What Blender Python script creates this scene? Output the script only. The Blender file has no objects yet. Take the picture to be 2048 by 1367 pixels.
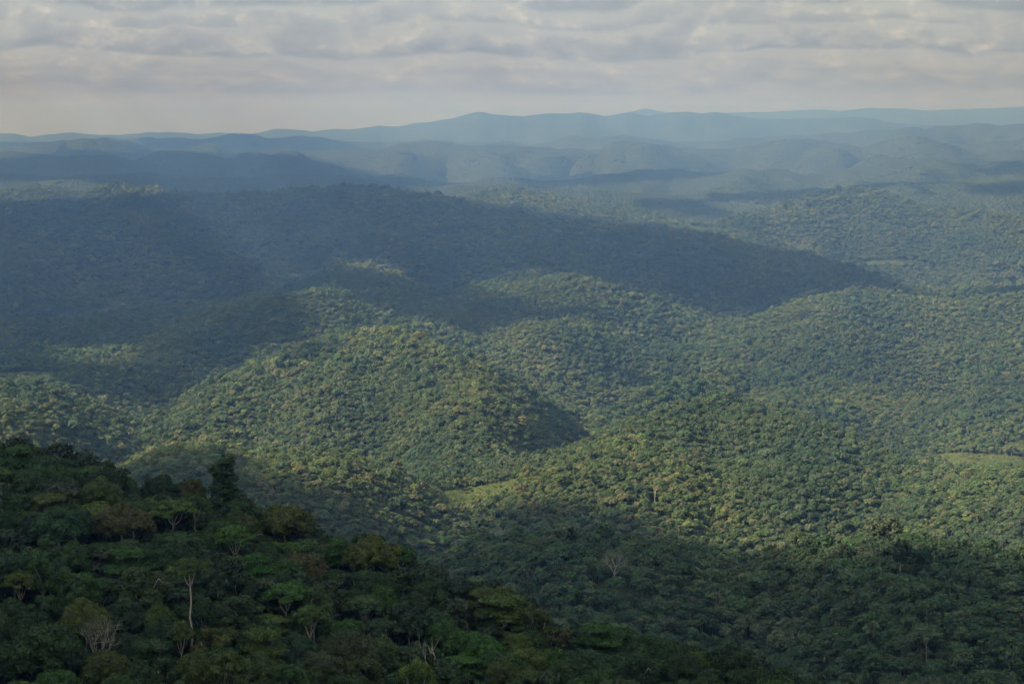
import bpy, math, random
import numpy as np
from math import radians, pi

random.seed(7)
RNG = np.random.default_rng(7)
scene = bpy.context.scene
COL = scene.collection

# ------------------------------------------------------------------ camera, sky, sun, exposure
FPX = 3822.0                      # focal length in pixels of the 2048 px wide photograph
CX, CY = 1024.0, 683.5
HORIZON_V = 250.0
PITCH = math.atan((CY - HORIZON_V) / FPX)
cam_d = bpy.data.cameras.new('camera')
cam_d.sensor_width = 36.0
cam_d.lens = 36.0 * FPX / 2048.0
cam_d.clip_start = 1.0
cam_d.clip_end = 120000.0
cam = bpy.data.objects.new('camera', cam_d)
COL.objects.link(cam)
cam.location = (0, 0, 0)
cam.rotation_euler = (pi / 2 - PITCH, 0, 0)
scene.camera = cam

SUN_EL, SUN_AZ = radians(41), radians(-104)      # azimuth from +Y towards +X: the sun stands high on the left, a little behind the camera
SUN = np.array([math.cos(SUN_EL) * math.sin(SUN_AZ), math.cos(SUN_EL) * math.cos(SUN_AZ), math.sin(SUN_EL)])
sun_d = bpy.data.lights.new('sun', 'SUN')
sun_d.energy = 5.0
sun_d.angle = radians(0.8)
sun_d.color = (1.0, 0.93, 0.80)
sun = bpy.data.objects.new('sun', sun_d)
COL.objects.link(sun)
from mathutils import Vector
sun.rotation_euler = Vector(SUN).to_track_quat('Z', 'Y').to_euler()
sun.location = tuple(SUN * 3000)

scene.view_settings.view_transform = 'Standard'
scene.view_settings.look = 'None'
scene.view_settings.gamma = 1
scene.view_settings.use_curve_mapping = False
scene.view_settings.exposure = 1.2
cy = scene.cycles
cy.max_bounces = 5
cy.diffuse_bounces = 3
cy.glossy_bounces = 1
cy.transmission_bounces = 3
cy.transparent_max_bounces = 8
cy.volume_bounces = 0
cy.use_denoising = True
cy.use_adaptive_sampling = False
cy.sample_clamp_indirect = 3.0
scene.render.film_transparent = False


class NT:
    """small helper to write node trees"""
    def __init__(s, tree):
        s.t = tree
        s.n = tree.nodes
        s.l = tree.links

    def add(s, typ, _ins=None, **props):
        nd = s.n.new(typ)
        for k, v in props.items():
            setattr(nd, k, v)
        for k, v in (_ins or {}).items():
            if isinstance(v, bpy.types.NodeSocket):
                s.l.new(v, nd.inputs[k])
            else:
                nd.inputs[k].default_value = v
        return nd

    def math(s, op, a, b=0.0, c=None, clamp=False):
        nd = s.n.new('ShaderNodeMath')
        nd.operation = op
        nd.use_clamp = clamp
        for i, v in enumerate((a, b) if c is None else (a, b, c)):
            if isinstance(v, bpy.types.NodeSocket):
                s.l.new(v, nd.inputs[i])
            else:
                nd.inputs[i].default_value = v
        return nd.outputs[0]

    def mix(s, f, a, b, blend='MIX'):
        nd = s.n.new('ShaderNodeMix')
        nd.data_type = 'RGBA'
        nd.blend_type = blend
        for i, v in ((0, f), (6, a), (7, b)):
            if isinstance(v, bpy.types.NodeSocket):
                s.l.new(v, nd.inputs[i])
            else:
                nd.inputs[i].default_value = v if i == 0 else (*v, 1.0)
        return nd.outputs[2]

    def ramp(s, f, stops, interp='LINEAR'):
        nd = s.n.new('ShaderNodeValToRGB')
        s.l.new(f, nd.inputs[0])
        cr = nd.color_ramp
        cr.interpolation = interp
        while len(cr.elements) < len(stops):
            cr.elements.new(0.5)
        for e, (p, c) in zip(cr.elements, stops):
            e.position = p
            e.color = (c, c, c, 1) if isinstance(c, (int, float)) else (*c, 1)
        return nd.outputs[0]


def build_world():
    w = bpy.data.worlds.new('World')
    scene.world = w
    w.use_nodes = True
    t = NT(w.node_tree)
    t.n.clear()
    out = t.add('ShaderNodeOutputWorld')
    bg = t.add('ShaderNodeBackground', {'Strength': 0.1})
    t.l.new(bg.outputs[0], out.inputs[0])
    sky = t.add('ShaderNodeTexSky', sky_type='NISHITA', sun_disc=False)
    sky.sun_elevation = SUN_EL
    sky.sun_rotation = SUN_AZ
    sky.altitude = 900
    sky.air_density = 1.2
    sky.dust_density = 2.0
    tc = t.add('ShaderNodeTexCoord')
    sep = t.add('ShaderNodeSeparateXYZ', {0: tc.outputs['Generated']})
    x, y, z = sep.outputs
    zz = t.math('MAXIMUM', z, 0.0)
    zc = t.math('ADD', zz, 0.032)
    az = t.math('ARCTAN2', x, y)
    # perspective of a cloud deck: wide and tall overhead, small and flat towards the horizon
    px = t.math('MULTIPLY', az, 15.0)
    lz = t.math('LOGARITHM', zc, math.e)

    def field(kx, kz, off, scale, detail, rough, dist=0.0):
        cv = t.add('ShaderNodeCombineXYZ', {0: t.math('MULTIPLY', px, kx), 1: t.math('MULTIPLY', lz, kz), 2: off})
        nz = t.add('ShaderNodeTexNoise', {'Vector': cv.outputs[0], 'Scale': scale, 'Detail': detail,
                                          'Roughness': rough, 'Distortion': dist})
        return nz.outputs[0]

    # rows of cumulus one behind the other: each has a flat grey base and a pale, lumpy head
    warp = field(0.9, 1.2, 3.1, 1.0, 2.0, 0.5)
    puff = field(4.4, 8.5, 9.7, 1.0, 7.0, 0.60, 0.0)
    fine = field(10.0, 19.0, 23.3, 1.0, 5.0, 0.6, 0.0)
    patch = field(1.5, 3.6, 31.0, 1.0, 4.0, 0.55)
    patch2 = field(2.0, 6.0, 41.0, 1.0, 5.0, 0.55)
    hi = t.math('MULTIPLY', zz, 26.0, clamp=True)

    def row(k, off):
        w = t.math('ADD', t.math('MULTIPLY', lz, k), t.math('MULTIPLY', warp, 1.1))
        w = t.math('ADD', w, t.math('MULTIPLY', puff, 0.22))
        w = t.math('ADD', w, off)
        saw = t.math('FRACT', w)                   # 0 at a base, 1 just under the next base
        idx = t.math('FLOOR', w)
        # clouds of farther rows are smaller
        far = t.math('EXPONENT', t.math('MULTIPLY', idx, -1.0 / k))
        cv = t.add('ShaderNodeCombineXYZ', {0: t.math('ADD', t.math('MULTIPLY', t.math('MULTIPLY', az, far), 2.3), t.math('MULTIPLY', idx, 7.31)),
                                            1: t.math('MULTIPLY', saw, 0.9), 2: t.math('MULTIPLY', idx, 3.7)})
        nz = t.add('ShaderNodeTexNoise', {'Vector': cv.outputs[0], 'Scale': 1.0, 'Detail': 7.0, 'Roughness': 0.58})
        # cloud where the lump noise beats the height in its row: flat below, lumpy on top
        top = t.math('SUBTRACT', t.math('MULTIPLY', nz.outputs[0], 4.2), 1.42)
        inside = t.ramp(t.math('SUBTRACT', top, saw), [(0.0, 0.0), (0.22, 1.0)], 'EASE')
        foot = t.ramp(saw, [(0.0, 0.0), (0.12, 1.0)], 'EASE')
        lit = t.math('DIVIDE', saw, t.math('MAXIMUM', top, 0.12), clamp=True)
        return t.math('MULTIPLY', inside, foot), lit

    a1, lit1 = row(3.3, 0.25)
    a2, lit2 = row(5.6, 0.37)
    mid = (1.80, 1.89, 1.84)
    hor = (1.70, 1.88, 1.95)
    dark = (0.98, 1.12, 1.29)
    light = (3.3, 3.15, 2.65)
    base_c = t.mix(hi, hor, mid)
    base_c = t.mix(t.math('MULTIPLY', t.ramp(patch2, [(0.42, 0.0), (0.66, 0.7)]), hi), base_c, (1.55, 1.63, 1.74))
    amp = t.math('ADD', t.math('MULTIPLY', hi, 0.60), 0.28)

    def lay(c, a, lit, k):
        lm = t.math('ADD', t.math('MULTIPLY', lit, 0.72), t.math('MULTIPLY', t.math('SUBTRACT', puff, 0.42), 1.1))
        col = t.ramp(lm, [(0.10, dark), (0.48, (1.46, 1.54, 1.62)), (0.74, (2.02, 2.04, 1.90)), (1.0, light)])
        return t.mix(t.math('MULTIPLY', t.math('MULTIPLY', a, amp), k), c, col)

    c = lay(base_c, a2, lit2, 0.62)
    c = lay(c, a1, lit1, 0.90)
    spot = t.math('MULTIPLY', t.ramp(puff, [(0.55, 0.0), (0.74, 1.0)]), t.ramp(fine, [(0.35, 0.1), (0.65, 1.0)]))
    c = t.mix(t.math('MULTIPLY', spot, t.math('ADD', t.math('MULTIPLY', hi, 0.48), 0.16)), c, (3.25, 3.1, 2.65))
    # seen from below the deck opens: more blue sky shows between the clouds overhead than low down
    gapn = t.add('ShaderNodeTexNoise', {'Vector': tc.outputs['Generated'], 'Scale': 4.0, 'Detail': 4.0})
    gap = t.math('MULTIPLY', t.ramp(zz, [(0.06, 0.06), (0.45, 1.0)]), t.ramp(gapn.outputs[0], [(0.38, 0.15), (0.60, 0.9)]))
    blue = t.add('ShaderNodeVectorMath', {0: sky.outputs[0], 1: (1.0, 1.0, 1.0)}, operation='MULTIPLY')
    c = t.mix(t.math('MAXIMUM', gap, 0.05), c, blue.outputs[0])
    # an overcast sky is brightest overhead
    zen = t.math('ADD', t.math('MULTIPLY', zz, 2.5), 1.0)
    sc = t.add('ShaderNodeVectorMath', {0: c}, operation='SCALE')
    t.l.new(zen, sc.inputs['Scale'])
    c = sc.outputs[0]
    t.l.new(c, bg.inputs[0])


build_world()


# ------------------------------------------------------------------ noise, projection
def hash2(ix, iy, seed):
    h = (ix.astype(np.int64) * 374761393 + iy.astype(np.int64) * 668265263 + seed * 1442695041) & 0xFFFFFFFF
    h = ((h ^ (h >> 13)) * 1274126177) & 0xFFFFFFFF
    return ((h ^ (h >> 16)) & 0xFFFFFF) / float(0xFFFFFF)


def vnoise(x, y, seed=0):
    ix, iy = np.floor(x), np.floor(y)
    fx, fy = x - ix, y - iy
    fx = fx * fx * fx * (fx * (fx * 6 - 15) + 10)
    fy = fy * fy * fy * (fy * (fy * 6 - 15) + 10)
    a, b = hash2(ix, iy, seed), hash2(ix + 1, iy, seed)
    c, d = hash2(ix, iy + 1, seed), hash2(ix + 1, iy + 1, seed)
    return (a + (b - a) * fx) * (1 - fy) + (c + (d - c) * fx) * fy


def fbm(x, y, octs=4, seed=0, gain=0.5):
    s = np.zeros(np.broadcast(x, y).shape)
    a, n, f = 1.0, 0.0, 1.0
    for o in range(octs):
        s += a * (vnoise(x * f + 17.3 * o, y * f - 9.1 * o, seed + o) * 2 - 1)
        n += a
        a *= gain
        f *= 2.03
    return s / n


def slopes(u, v):
    """pixel -> (X/Y, Z/Y) of the sight line"""
    a = (np.asarray(u, float) - CX) / FPX
    b = (CY - np.asarray(v, float)) / FPX
    den = math.cos(PITCH) + b * math.sin(PITCH)
    return a / den, (-math.sin(PITCH) + b * math.cos(PITCH)) / den


def project(X, Y, Z):
    f = Y * math.cos(PITCH) - Z * math.sin(PITCH)
    up = Y * math.sin(PITCH) + Z * math.cos(PITCH)
    f = np.maximum(f, 1e-3)
    return CX + FPX * X / f, CY - FPX * up / f


def inside(poly, u, v):
    r = np.zeros(u.shape, bool)
    n = len(poly)
    for i in range(n):
        x1, y1 = poly[i]
        x2, y2 = poly[(i + 1) % n]
        if y1 == y2:
            continue
        c = (y1 > v) != (y2 > v)
        r ^= c & (u < (x2 - x1) * (v - y1) / (y2 - y1) + x1)
    return r


# ------------------------------------------------------------------ terrain: crest lines (u, v of the canopy top, metres away)
RIDGES = [
    # the foreground ridge, falling to the right
    ([(0, 889), (50, 893), (110, 900), (140, 924), (200, 922), (240, 936), (270, 960), (320, 962), (370, 975), (400, 990), (430, 1004),
      (500, 1010), (560, 1028), (620, 1056), (680, 1078), (740, 1082), (800, 1106), (850, 1140), (900, 1170), (960, 1180), (1030, 1200),
      (1070, 1232), (1100, 1262), (1150, 1258), (1230, 1268), (1300, 1288), (1400, 1305), (1450, 1300), (1520, 1336), (1600, 1365),
      (1700, 1410), (1850, 1470), (2048, 1540)], [(0, 445), (800, 425), (1100, 405), (1500, 375), (2048, 350)]),
    ([(0, 1190), (400, 1180), (700, 1150), (800, 1140), (860, 1122), (900, 1108), (960, 1088), (1040, 1075), (1100, 1068), (1170, 1072),
      (1240, 1077), (1300, 1088), (1360, 1107), (1430, 1128), (1490, 1140), (1540, 1122), (1600, 1100), (1680, 1088), (1740, 1078),
      (1800, 1072), (1860, 1078), (1920, 1088), (1980, 1102), (2048, 1116)], [(0, 1000), (860, 1080), (1150, 1000), (1490, 1000), (1800, 900), (2048, 880)]),
    ([(0, 935), (120, 945), (230, 938), (280, 912), (340, 896), (420, 892), (500, 914), (560, 905), (620, 900), (690, 907), (750, 930),
      (820, 957), (870, 990), (930, 1006), (970, 988), (1005, 968), (1040, 946), (1100, 917), (1170, 882), (1240, 847), (1310, 817), (1370, 792),
      (1430, 784), (1480, 799), (1540, 817), (1600, 827), (1660, 847), (1720, 872), (1780, 897), (1830, 914), (1900, 932), (1960, 938),
      (2048, 940)], [(0, 1350), (400, 1400), (920, 1480), (1430, 1800), (1720, 1650), (2048, 1450)]),
    ([(0, 763), (60, 764), (120, 777), (180, 802), (230, 820), (270, 837), (320, 832), (370, 792), (430, 757), (500, 727), (580, 702),
      (650, 682), (700, 667), (760, 657), (810, 664), (860, 687), (920, 714), (980, 742), (1040, 772), (1100, 800), (1160, 820), (1220, 815),
      (1300, 775), (1380, 748), (1450, 738), (1540, 738), (1620, 752), (1700, 770), (1800, 792), (1900, 802), (2048, 792)],
     [(0, 1900), (290, 2000), (760, 2300), (1200, 2350), (1500, 2750), (2048, 2450)]),
    ([(0, 705), (90, 694), (160, 698), (240, 693), (300, 678), (380, 643), (450, 621), (520, 605), (580, 592), (640, 580), (690, 590),
      (740, 614), (800, 634), (850, 643), (900, 655), (960, 680), (1000, 672), (1060, 650), (1124, 642), (1180, 652), (1240, 668),
      (1300, 686), (1400, 686), (1500, 665), (1560, 652), (1640, 642), (1700, 642), (1780, 666), (1850, 688), (1950, 690), (2048, 682)],
     [(0, 2600), (640, 2950), (960, 2950), (1400, 3150), (2048, 2950)]),
    ([(0, 640), (150, 640), (300, 612), (450, 602), (560, 577), (620, 557), (680, 535), (730, 529), (790, 547), (850, 582), (900, 592),
      (950, 574), (1040, 564), (1100, 562), (1150, 554), (1210, 562), (1260, 582), (1310, 590), (1350, 611), (1410, 633), (1450, 642),
      (1500, 633), (1560, 613), (1620, 598), (1700, 582), (1760, 582), (1830, 589), (1900, 594), (1960, 589), (2048, 581)],
     [(0, 3200), (700, 3550), (1200, 3500), (1450, 3450), (1750, 3550), (2048, 3450)]),
    ([(0, 415), (100, 408), (160, 400), (200, 382), (250, 372), (300, 379), (370, 386), (450, 393), (550, 386), (620, 379), (700, 375),
      (760, 377), (850, 386), (920, 401), (970, 421), (1024, 425), (1080, 439), (1160, 446), (1200, 451), (1300, 456), (1400, 466),
      (1450, 476), (1500, 491), (1560, 501), (1620, 516), (1680, 536), (1740, 556), (1800, 571), (1870, 583), (1950, 581), (2048, 579)],
     [(0, 4800), (700, 4800), (1300, 4350), (1870, 3950), (2048, 3950)]),
    ([(0, 379), (60, 373), (120, 371), (150, 381), (200, 396), (400, 402), (700, 402), (880, 398), (950, 386), (1020, 385), (1080, 391),
      (1150, 406), (1280, 421), (1340, 444), (1420, 451), (1470, 433), (1560, 413), (1640, 395), (1700, 386), (1740, 387), (1800, 406),
      (1870, 426), (1950, 426), (2048, 431)], [(0, 5800), (1000, 5900), (1420, 5200), (1700, 5700), (2048, 5400)]),
    ([(0, 345), (150, 350), (300, 352), (420, 358), (500, 355), (600, 352), (700, 362), (800, 372), (900, 380), (1000, 378), (1100, 385),
      (1224, 398), (1400, 386), (1474, 376), (1574, 381), (1674, 371), (1774, 373), (1900, 369), (2048, 364)], [(0, 6900), (1200, 6900), (2048, 6900)]),
    ([(0, 320), (60, 309), (130, 303), (180, 306), (230, 309), (280, 318), (330, 307), (400, 313), (460, 322), (520, 319), (590, 314),
      (640, 328), (700, 345), (760, 350), (850, 351), (930, 360), (1000, 358), (1100, 352), (1200, 346), (1260, 343), (1320, 339),
      (1380, 343), (1450, 341), (1500, 339), (1600, 346), (1700, 350), (1800, 336), (1900, 323), (2048, 320)], [(0, 8300), (1000, 8200), (2048, 8400)]),
    ([(0, 290), (60, 288), (130, 284), (190, 295), (260, 293), (300, 297), (360, 298), (440, 289), (480, 297), (520, 300), (600, 303),
      (700, 298), (800, 290), (900, 281), (960, 282), (1000, 286), (1060, 288), (1100, 289), (1200, 294), (1260, 297), (1300, 296), (1400, 291),
      (1500, 289), (1570, 279), (1610, 274), (1660, 281), (1720, 291), (1760, 283), (1810, 275), (1860, 284), (1900, 291), (1980, 286),
      (2048, 281)], [(0, 10600), (1000, 10600), (2048, 10800)]),
    ([(0, 280), (400, 284), (800, 282), (1000, 284), (1060, 288), (1100, 279), (1140, 273), (1200, 280), (1260, 278), (1320, 284),
      (1500, 274), (1700, 262), (1850, 256), (1960, 252), (2048, 250)], [(0, 12600), (2048, 12600)]),
    ([(0, 267), (40, 266), (70, 273), (110, 268), (160, 264), (180, 268), (250, 271), (300, 265), (350, 264), (400, 267), (450, 264),
      (510, 266), (560, 257), (630, 263), (670, 259), (700, 261), (760, 251), (800, 254), (850, 245), (900, 236), (955, 223), (1000, 230),
      (1050, 233), (1090, 227), (1160, 224), (1210, 233), (1255, 223), (1290, 231), (1340, 224), (1370, 222), (1400, 226), (1425, 223),
      (1450, 229), (1510, 238), (1570, 240), (1650, 236), (1720, 234), (1760, 243), (1850, 251), (2048, 256)], [(0, 15500), (2048, 15500)]),
    ([(0, 275), (700, 268), (780, 258), (830, 246), (900, 245), (1200, 235), (1245, 227), (1290, 218), (1340, 226), (1400, 230), (1450, 225),
      (1510, 224), (1560, 222), (1615, 219), (1670, 222), (1730, 215), (1790, 217), (1840, 221), (1900, 219), (1960, 217), (2048, 212)],
     [(0, 19500), (2048, 19500)]),
]

NTC, NYC = 640, 760
T_AX = np.linspace(-0.62, 0.62, NTC)
LY_AX = np.linspace(math.log(1.0), math.log(46000.0), NYC)
Y_AX = np.exp(LY_AX)


def canopy_height(Y):
    return np.interp(Y, [0, 600, 1300, 8000, 17500, 19000], [14.0, 13.0, 10.0, 11.0, 10.0, 0.0])


def build_table():
    u_ax = CX + T_AX * FPX * math.cos(PITCH)
    ks = [(np.full(NTC, 0.5), np.full(NTC, -2.0)), (np.full(NTC, 45.0), np.full(NTC, -24.0)),
          (np.full(NTC, 160.0), np.full(NTC, -92.0))]
    crests = []
    for i, (line, dist) in enumerate(RIDGES):
        lu, lv = np.array(line, float).T
        du, dd = np.array(dist, float).T
        D = np.interp(u_ax, du, dd) * (1.0, 1.08)[i] if i < 2 else np.interp(u_ax, du, dd) * 1.35
        v = np.interp(u_ax, lu, lv)
        # beyond the picture's edges the crests wander on
        out = np.clip(np.maximum(-u_ax, u_ax - 2048) / 400.0, 0, 1)
        v = v + out * fbm(u_ax / 260.0, np.full(NTC, i * 7.7), 3, 50 + i) * 500.0 * 40 / (D / 25.0 + 40) * 0.4
        zs = slopes(u_ax, v)[1]
        crests.append((D, D * zs - canopy_height(D)))
    D0, z0 = crests[0]
    ks.append((np.full(NTC, 300.0), np.minimum(-111.0, z0 - 14.0)))
    for i, (D, z) in enumerate(crests):
        if i:
            Dn, zn = crests[i - 1]
            gap = D - Dn
            Yv = Dn + 0.34 * gap
            dip = np.clip(0.135 * gap, 20, 220)
            if i == 3:                      # two open valley floors behind the sunlit hill
                dip = dip * (1 - 0.97 * np.exp(-((u_ax - 985) / 190) ** 4) - 0.92 * np.exp(-((u_ax - 2010) / 170) ** 4))
            zv = np.minimum(zn, z) - dip
            ks.append((Yv, zv))
        ks.append((D, z))
    Dl, zl = crests[-1]
    ks.append((np.full(NTC, 30000.0), zl - 220))
    ks.append((np.full(NTC, 47000.0), zl - 450))
    KY = np.array([k[0] for k in ks])
    KZ = np.array([k[1] for k in ks])
    # light smoothing across columns rounds the crests
    h = np.diff(KY, axis=0)
    d = np.diff(KZ, axis=0) / h
    m = np.zeros_like(KZ)
    same = d[:-1] * d[1:] > 0
    w1, w2 = 2 * h[1:] + h[:-1], h[1:] + 2 * h[:-1]
    with np.errstate(divide='ignore', invalid='ignore'):
        hm = (w1 + w2) / (w1 / d[:-1] + w2 / d[1:])
    m[1:-1] = np.where(same, hm, 0.0)
    Z = np.zeros((NTC, NYC))
    W = np.zeros((NTC, NYC))
    lc = np.log(np.array([c[0] for c in crests]))
    for c in range(NTC):
        k = np.clip(np.searchsorted(KY[:, c], Y_AX) - 1, 0, len(ks) - 2)
        y0 = KY[k, c]
        hh = h[k, c]
        s = np.clip((Y_AX - y0) / hh, 0, 1)
        Z[c] = ((2 * s**3 - 3 * s**2 + 1) * KZ[k, c] + (s**3 - 2 * s**2 + s) * hh * m[k, c]
                + (-2 * s**3 + 3 * s**2) * KZ[k + 1, c] + (s**3 - s**2) * hh * m[k + 1, c])
        W[c] = np.clip(np.min(np.abs(LY_AX[None] - lc[:, c][:, None]), axis=0) / 0.09, 0, 1)
    TT, YY = np.meshgrid(T_AX, Y_AX, indexing='ij')
    XX = TT * np.maximum(YY, 100)
    amp = np.clip((YY - 450) / 1900.0, 0.0, 1.0) * (0.10 + 0.90 * W * W * (3 - 2 * W))
    rid = np.abs(fbm(XX / 600.0, YY / 950.0, 3, 11)) * 2.4
    rid2 = np.abs(fbm(XX / 250.0 + 5, YY / 380.0, 2, 21)) * 2.4
    far = np.clip(YY / 8000.0, 0, 1)
    Z += amp * (46.0 * (rid - 0.5) + 15.0 * (rid2 - 0.5)) * (1 + 0.2 * far)
    knoll = np.abs(fbm(XX / 1050.0 + 3, YY / 1500.0, 4, 61)) * 2.4
    Z += np.clip((YY - 7000) / 3300, 0, 1) * (0.30 + 0.70 * W) * 185.0 * (knoll - 0.5) * np.clip((20000 - YY) / 4000, 0.12, 1)
    big = np.clip((YY - 13000) / 4000, 0, 1)
    Z += big * fbm(XX / 110.0, YY / 260.0, 3, 31) * 10.0
    near = np.clip(1 - np.abs(YY - 380) / 140, 0, 1)
    Z += near * fbm(XX / 40.0, YY / 40.0, 2, 41) * 2.5
    return Z


ZTAB = build_table()


def terrain(X, Y):
    Y = np.asarray(Y, float)
    t = np.clip(np.asarray(X, float) / np.maximum(Y, 100), T_AX[0], T_AX[-1])
    fi = (t - T_AX[0]) / (T_AX[1] - T_AX[0])
    fj = (np.log(np.maximum(Y, 1.01)) - LY_AX[0]) / (LY_AX[1] - LY_AX[0])
    i = np.clip(fi.astype(int), 0, NTC - 2)
    j = np.clip(fj.astype(int), 0, NYC - 2)
    a, b = np.clip(fi - i, 0, 1), np.clip(fj - j, 0, 1)
    return (ZTAB[i, j] * (1 - a) + ZTAB[i + 1, j] * a) * (1 - b) + (ZTAB[i, j + 1] * (1 - a) + ZTAB[i + 1, j + 1] * a) * b


# sight-line horizon per column: what nearer canopy hides
_can = ZTAB + canopy_height(Y_AX)[None] * 0.8
_slope = np.where(Y_AX[None] > 250, _can / Y_AX[None], -9)
HORIZ = np.maximum.accumulate(_slope, axis=1)


def hidden(X, Y, Z, margin):
    """true where the point lies well below what nearer ground already hides"""
    t = np.clip(X / np.maximum(Y, 100), T_AX[0], T_AX[-1])
    i = np.clip(np.round((t - T_AX[0]) / (T_AX[1] - T_AX[0])).astype(int), 0, NTC - 1)
    j = np.clip(((np.log(np.maximum(Y, 1.01)) - LY_AX[0]) / (LY_AX[1] - LY_AX[0])).astype(int) - 2, 0, NYC - 1)
    return Z / Y < HORIZ[i, j] - margin


# ------------------------------------------------------------------ meshes
class MB:
    def __init__(s):
        s.v, s.f, s.m, s.n = [], [], [], 0

    def add(s, verts, faces, mat=0):
        verts = np.asarray(verts, float).reshape(-1, 3)
        faces = np.asarray(faces, int)
        s.v.append(verts)
        s.f.append(faces + s.n)
        s.m.append(np.full(len(faces), mat))
        s.n += len(verts)

    def join(s, o, mat):
        off = s.n
        for v in o.v:
            s.v.append(v)
        for f in o.f:
            s.f.append(f + off)
            s.m.append(np.full(len(f), mat))
        s.n += o.n

    def mesh(s, name, mats, smooth=False):
        me = bpy.data.meshes.new(name)
        V = np.concatenate(s.v)
        sizes = np.concatenate([np.full(len(f), f.shape[1]) for f in s.f])
        loops = np.concatenate([f.reshape(-1) for f in s.f])
        starts = np.concatenate([[0], np.cumsum(sizes)[:-1]])
        me.vertices.add(len(V))
        me.vertices.foreach_set('co', V.astype(np.float32).ravel())
        me.loops.add(len(loops))
        me.loops.foreach_set('vertex_index', loops.astype(np.int32))
        me.polygons.add(len(sizes))
        me.polygons.foreach_set('loop_start', starts.astype(np.int32))
        me.polygons.foreach_set('loop_total', sizes.astype(np.int32))
        me.polygons.foreach_set('material_index', np.concatenate(s.m).astype(np.int32))
        if smooth:
            me.polygons.foreach_set('use_smooth', np.ones(len(sizes), bool))
        for m in mats:
            me.materials.append(m)
        me.update(calc_edges=True)
        me.validate()
        return me


def link(o, parent=None):
    COL.objects.link(o)
    if parent is not None:
        o.parent = parent
    return o


# ------------------------------------------------------------------ materials
def new_mat(name):
    m = bpy.data.materials.new(name)
    m.use_nodes = True
    t = NT(m.node_tree)
    t.n.clear()
    return m, t, t.add('ShaderNodeOutputMaterial')


def leaf_material(name, source):
    """foliage: thin leaves that pass some light; the tone comes from the tree, fine mottling from noise"""
    m, t, out = new_mat(name)
    if source == 'object':
        oi = t.add('ShaderNodeObjectInfo')
        col = oi.outputs['Color']
    else:
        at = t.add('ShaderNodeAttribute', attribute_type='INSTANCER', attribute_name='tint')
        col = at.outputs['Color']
    geo = t.add('ShaderNodeNewGeometry')
    nz = t.add('ShaderNodeTexNoise', {'Vector': geo.outputs['Position'], 'Scale': 0.55, 'Detail': 3.0})
    val = t.ramp(nz.outputs[0], [(0.30, 0.62), (0.70, 1.45)])
    rnd = t.math('ADD', t.math('MULTIPLY', geo.outputs['Random Per Island'], 0.7), 0.65)
    v = t.math('MULTIPLY', val, rnd)
    c = t.add('ShaderNodeVectorMath', {0: col}, operation='SCALE')
    t.l.new(v, c.inputs['Scale'])
    dif = t.add('ShaderNodeBsdfDiffuse', {'Color': c.outputs[0]})
    tr = t.add('ShaderNodeBsdfTranslucent', {'Color': c.outputs[0]})
    mx = t.add('ShaderNodeMixShader', {0: 0.28, 1: dif.outputs[0], 2: tr.outputs[0]})
    gl = t.add('ShaderNodeBsdfGlossy', {'Color': (0.8, 0.85, 0.8, 1), 'Roughness': 0.55})
    m2 = t.add('ShaderNodeMixShader', {0: 0.02, 1: mx.outputs[0], 2: gl.outputs[0]})
    t.l.new(m2.outputs[0], out.inputs[0])
    return m


def bark_material(name, c1, c2):
    m, t, out = new_mat(name)
    tc = t.add('ShaderNodeTexCoord')
    mp = t.add('ShaderNodeMapping', {0: tc.outputs['Object'], 'Scale': (3.0, 3.0, 0.7)})
    nz = t.add('ShaderNodeTexNoise', {'Vector': mp.outputs[0], 'Scale': 1.2, 'Detail': 5.0, 'Roughness': 0.65})
    f = t.ramp(nz.outputs[0], [(0.35, 0.0), (0.68, 1.0)])
    c = t.mix(f, c1, c2)
    b = t.add('ShaderNodeBsdfDiffuse', {'Color': c})
    t.l.new(b.outputs[0], out.inputs[0])
    return m


def ground_material():
    m, t, out = new_mat('forest_ground')
    geo = t.add('ShaderNodeNewGeometry')
    n1 = t.add('ShaderNodeTexNoise', {'Vector': geo.outputs['Position'], 'Scale': 0.004, 'Detail': 4.0})
    n2 = t.add('ShaderNodeTexNoise', {'Vector': geo.outputs['Position'], 'Scale': 0.06, 'Detail': 5.0, 'Roughness': 0.7})
    c = t.mix(t.ramp(n1.outputs[0], [(0.35, 0.0), (0.65, 1.0)]), (0.026, 0.042, 0.016), (0.044, 0.056, 0.022))
    c = t.mix(t.ramp(n2.outputs[0], [(0.35, 0.0), (0.65, 0.8)]), c, (0.014, 0.022, 0.010))
    b = t.add('ShaderNodeBsdfDiffuse', {'Color': c})
    t.l.new(b.outputs[0], out.inputs[0])
    return m


def field_material():
    m, t, out = new_mat('crop_field')
    geo = t.add('ShaderNodeNewGeometry')
    n1 = t.add('ShaderNodeTexNoise', {'Vector': geo.outputs['Position'], 'Scale': 0.05, 'Detail': 6.0, 'Roughness': 0.7})
    n2 = t.add('ShaderNodeTexNoise', {'Vector': geo.outputs['Position'], 'Scale': 0.5, 'Detail': 4.0, 'Roughness': 0.7})
    c = t.mix(t.ramp(n1.outputs[0], [(0.40, 0.0), (0.62, 1.0)]), (0.040, 0.058, 0.018), (0.075, 0.076, 0.030))
    c = t.mix(t.ramp(n2.outputs[0], [(0.45, 0.0), (0.7, 0.75)]), c, (0.030, 0.045, 0.013))
    b = t.add('ShaderNodeBsdfDiffuse', {'Color': c})
    t.l.new(b.outputs[0], out.inputs[0])
    return m


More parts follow.
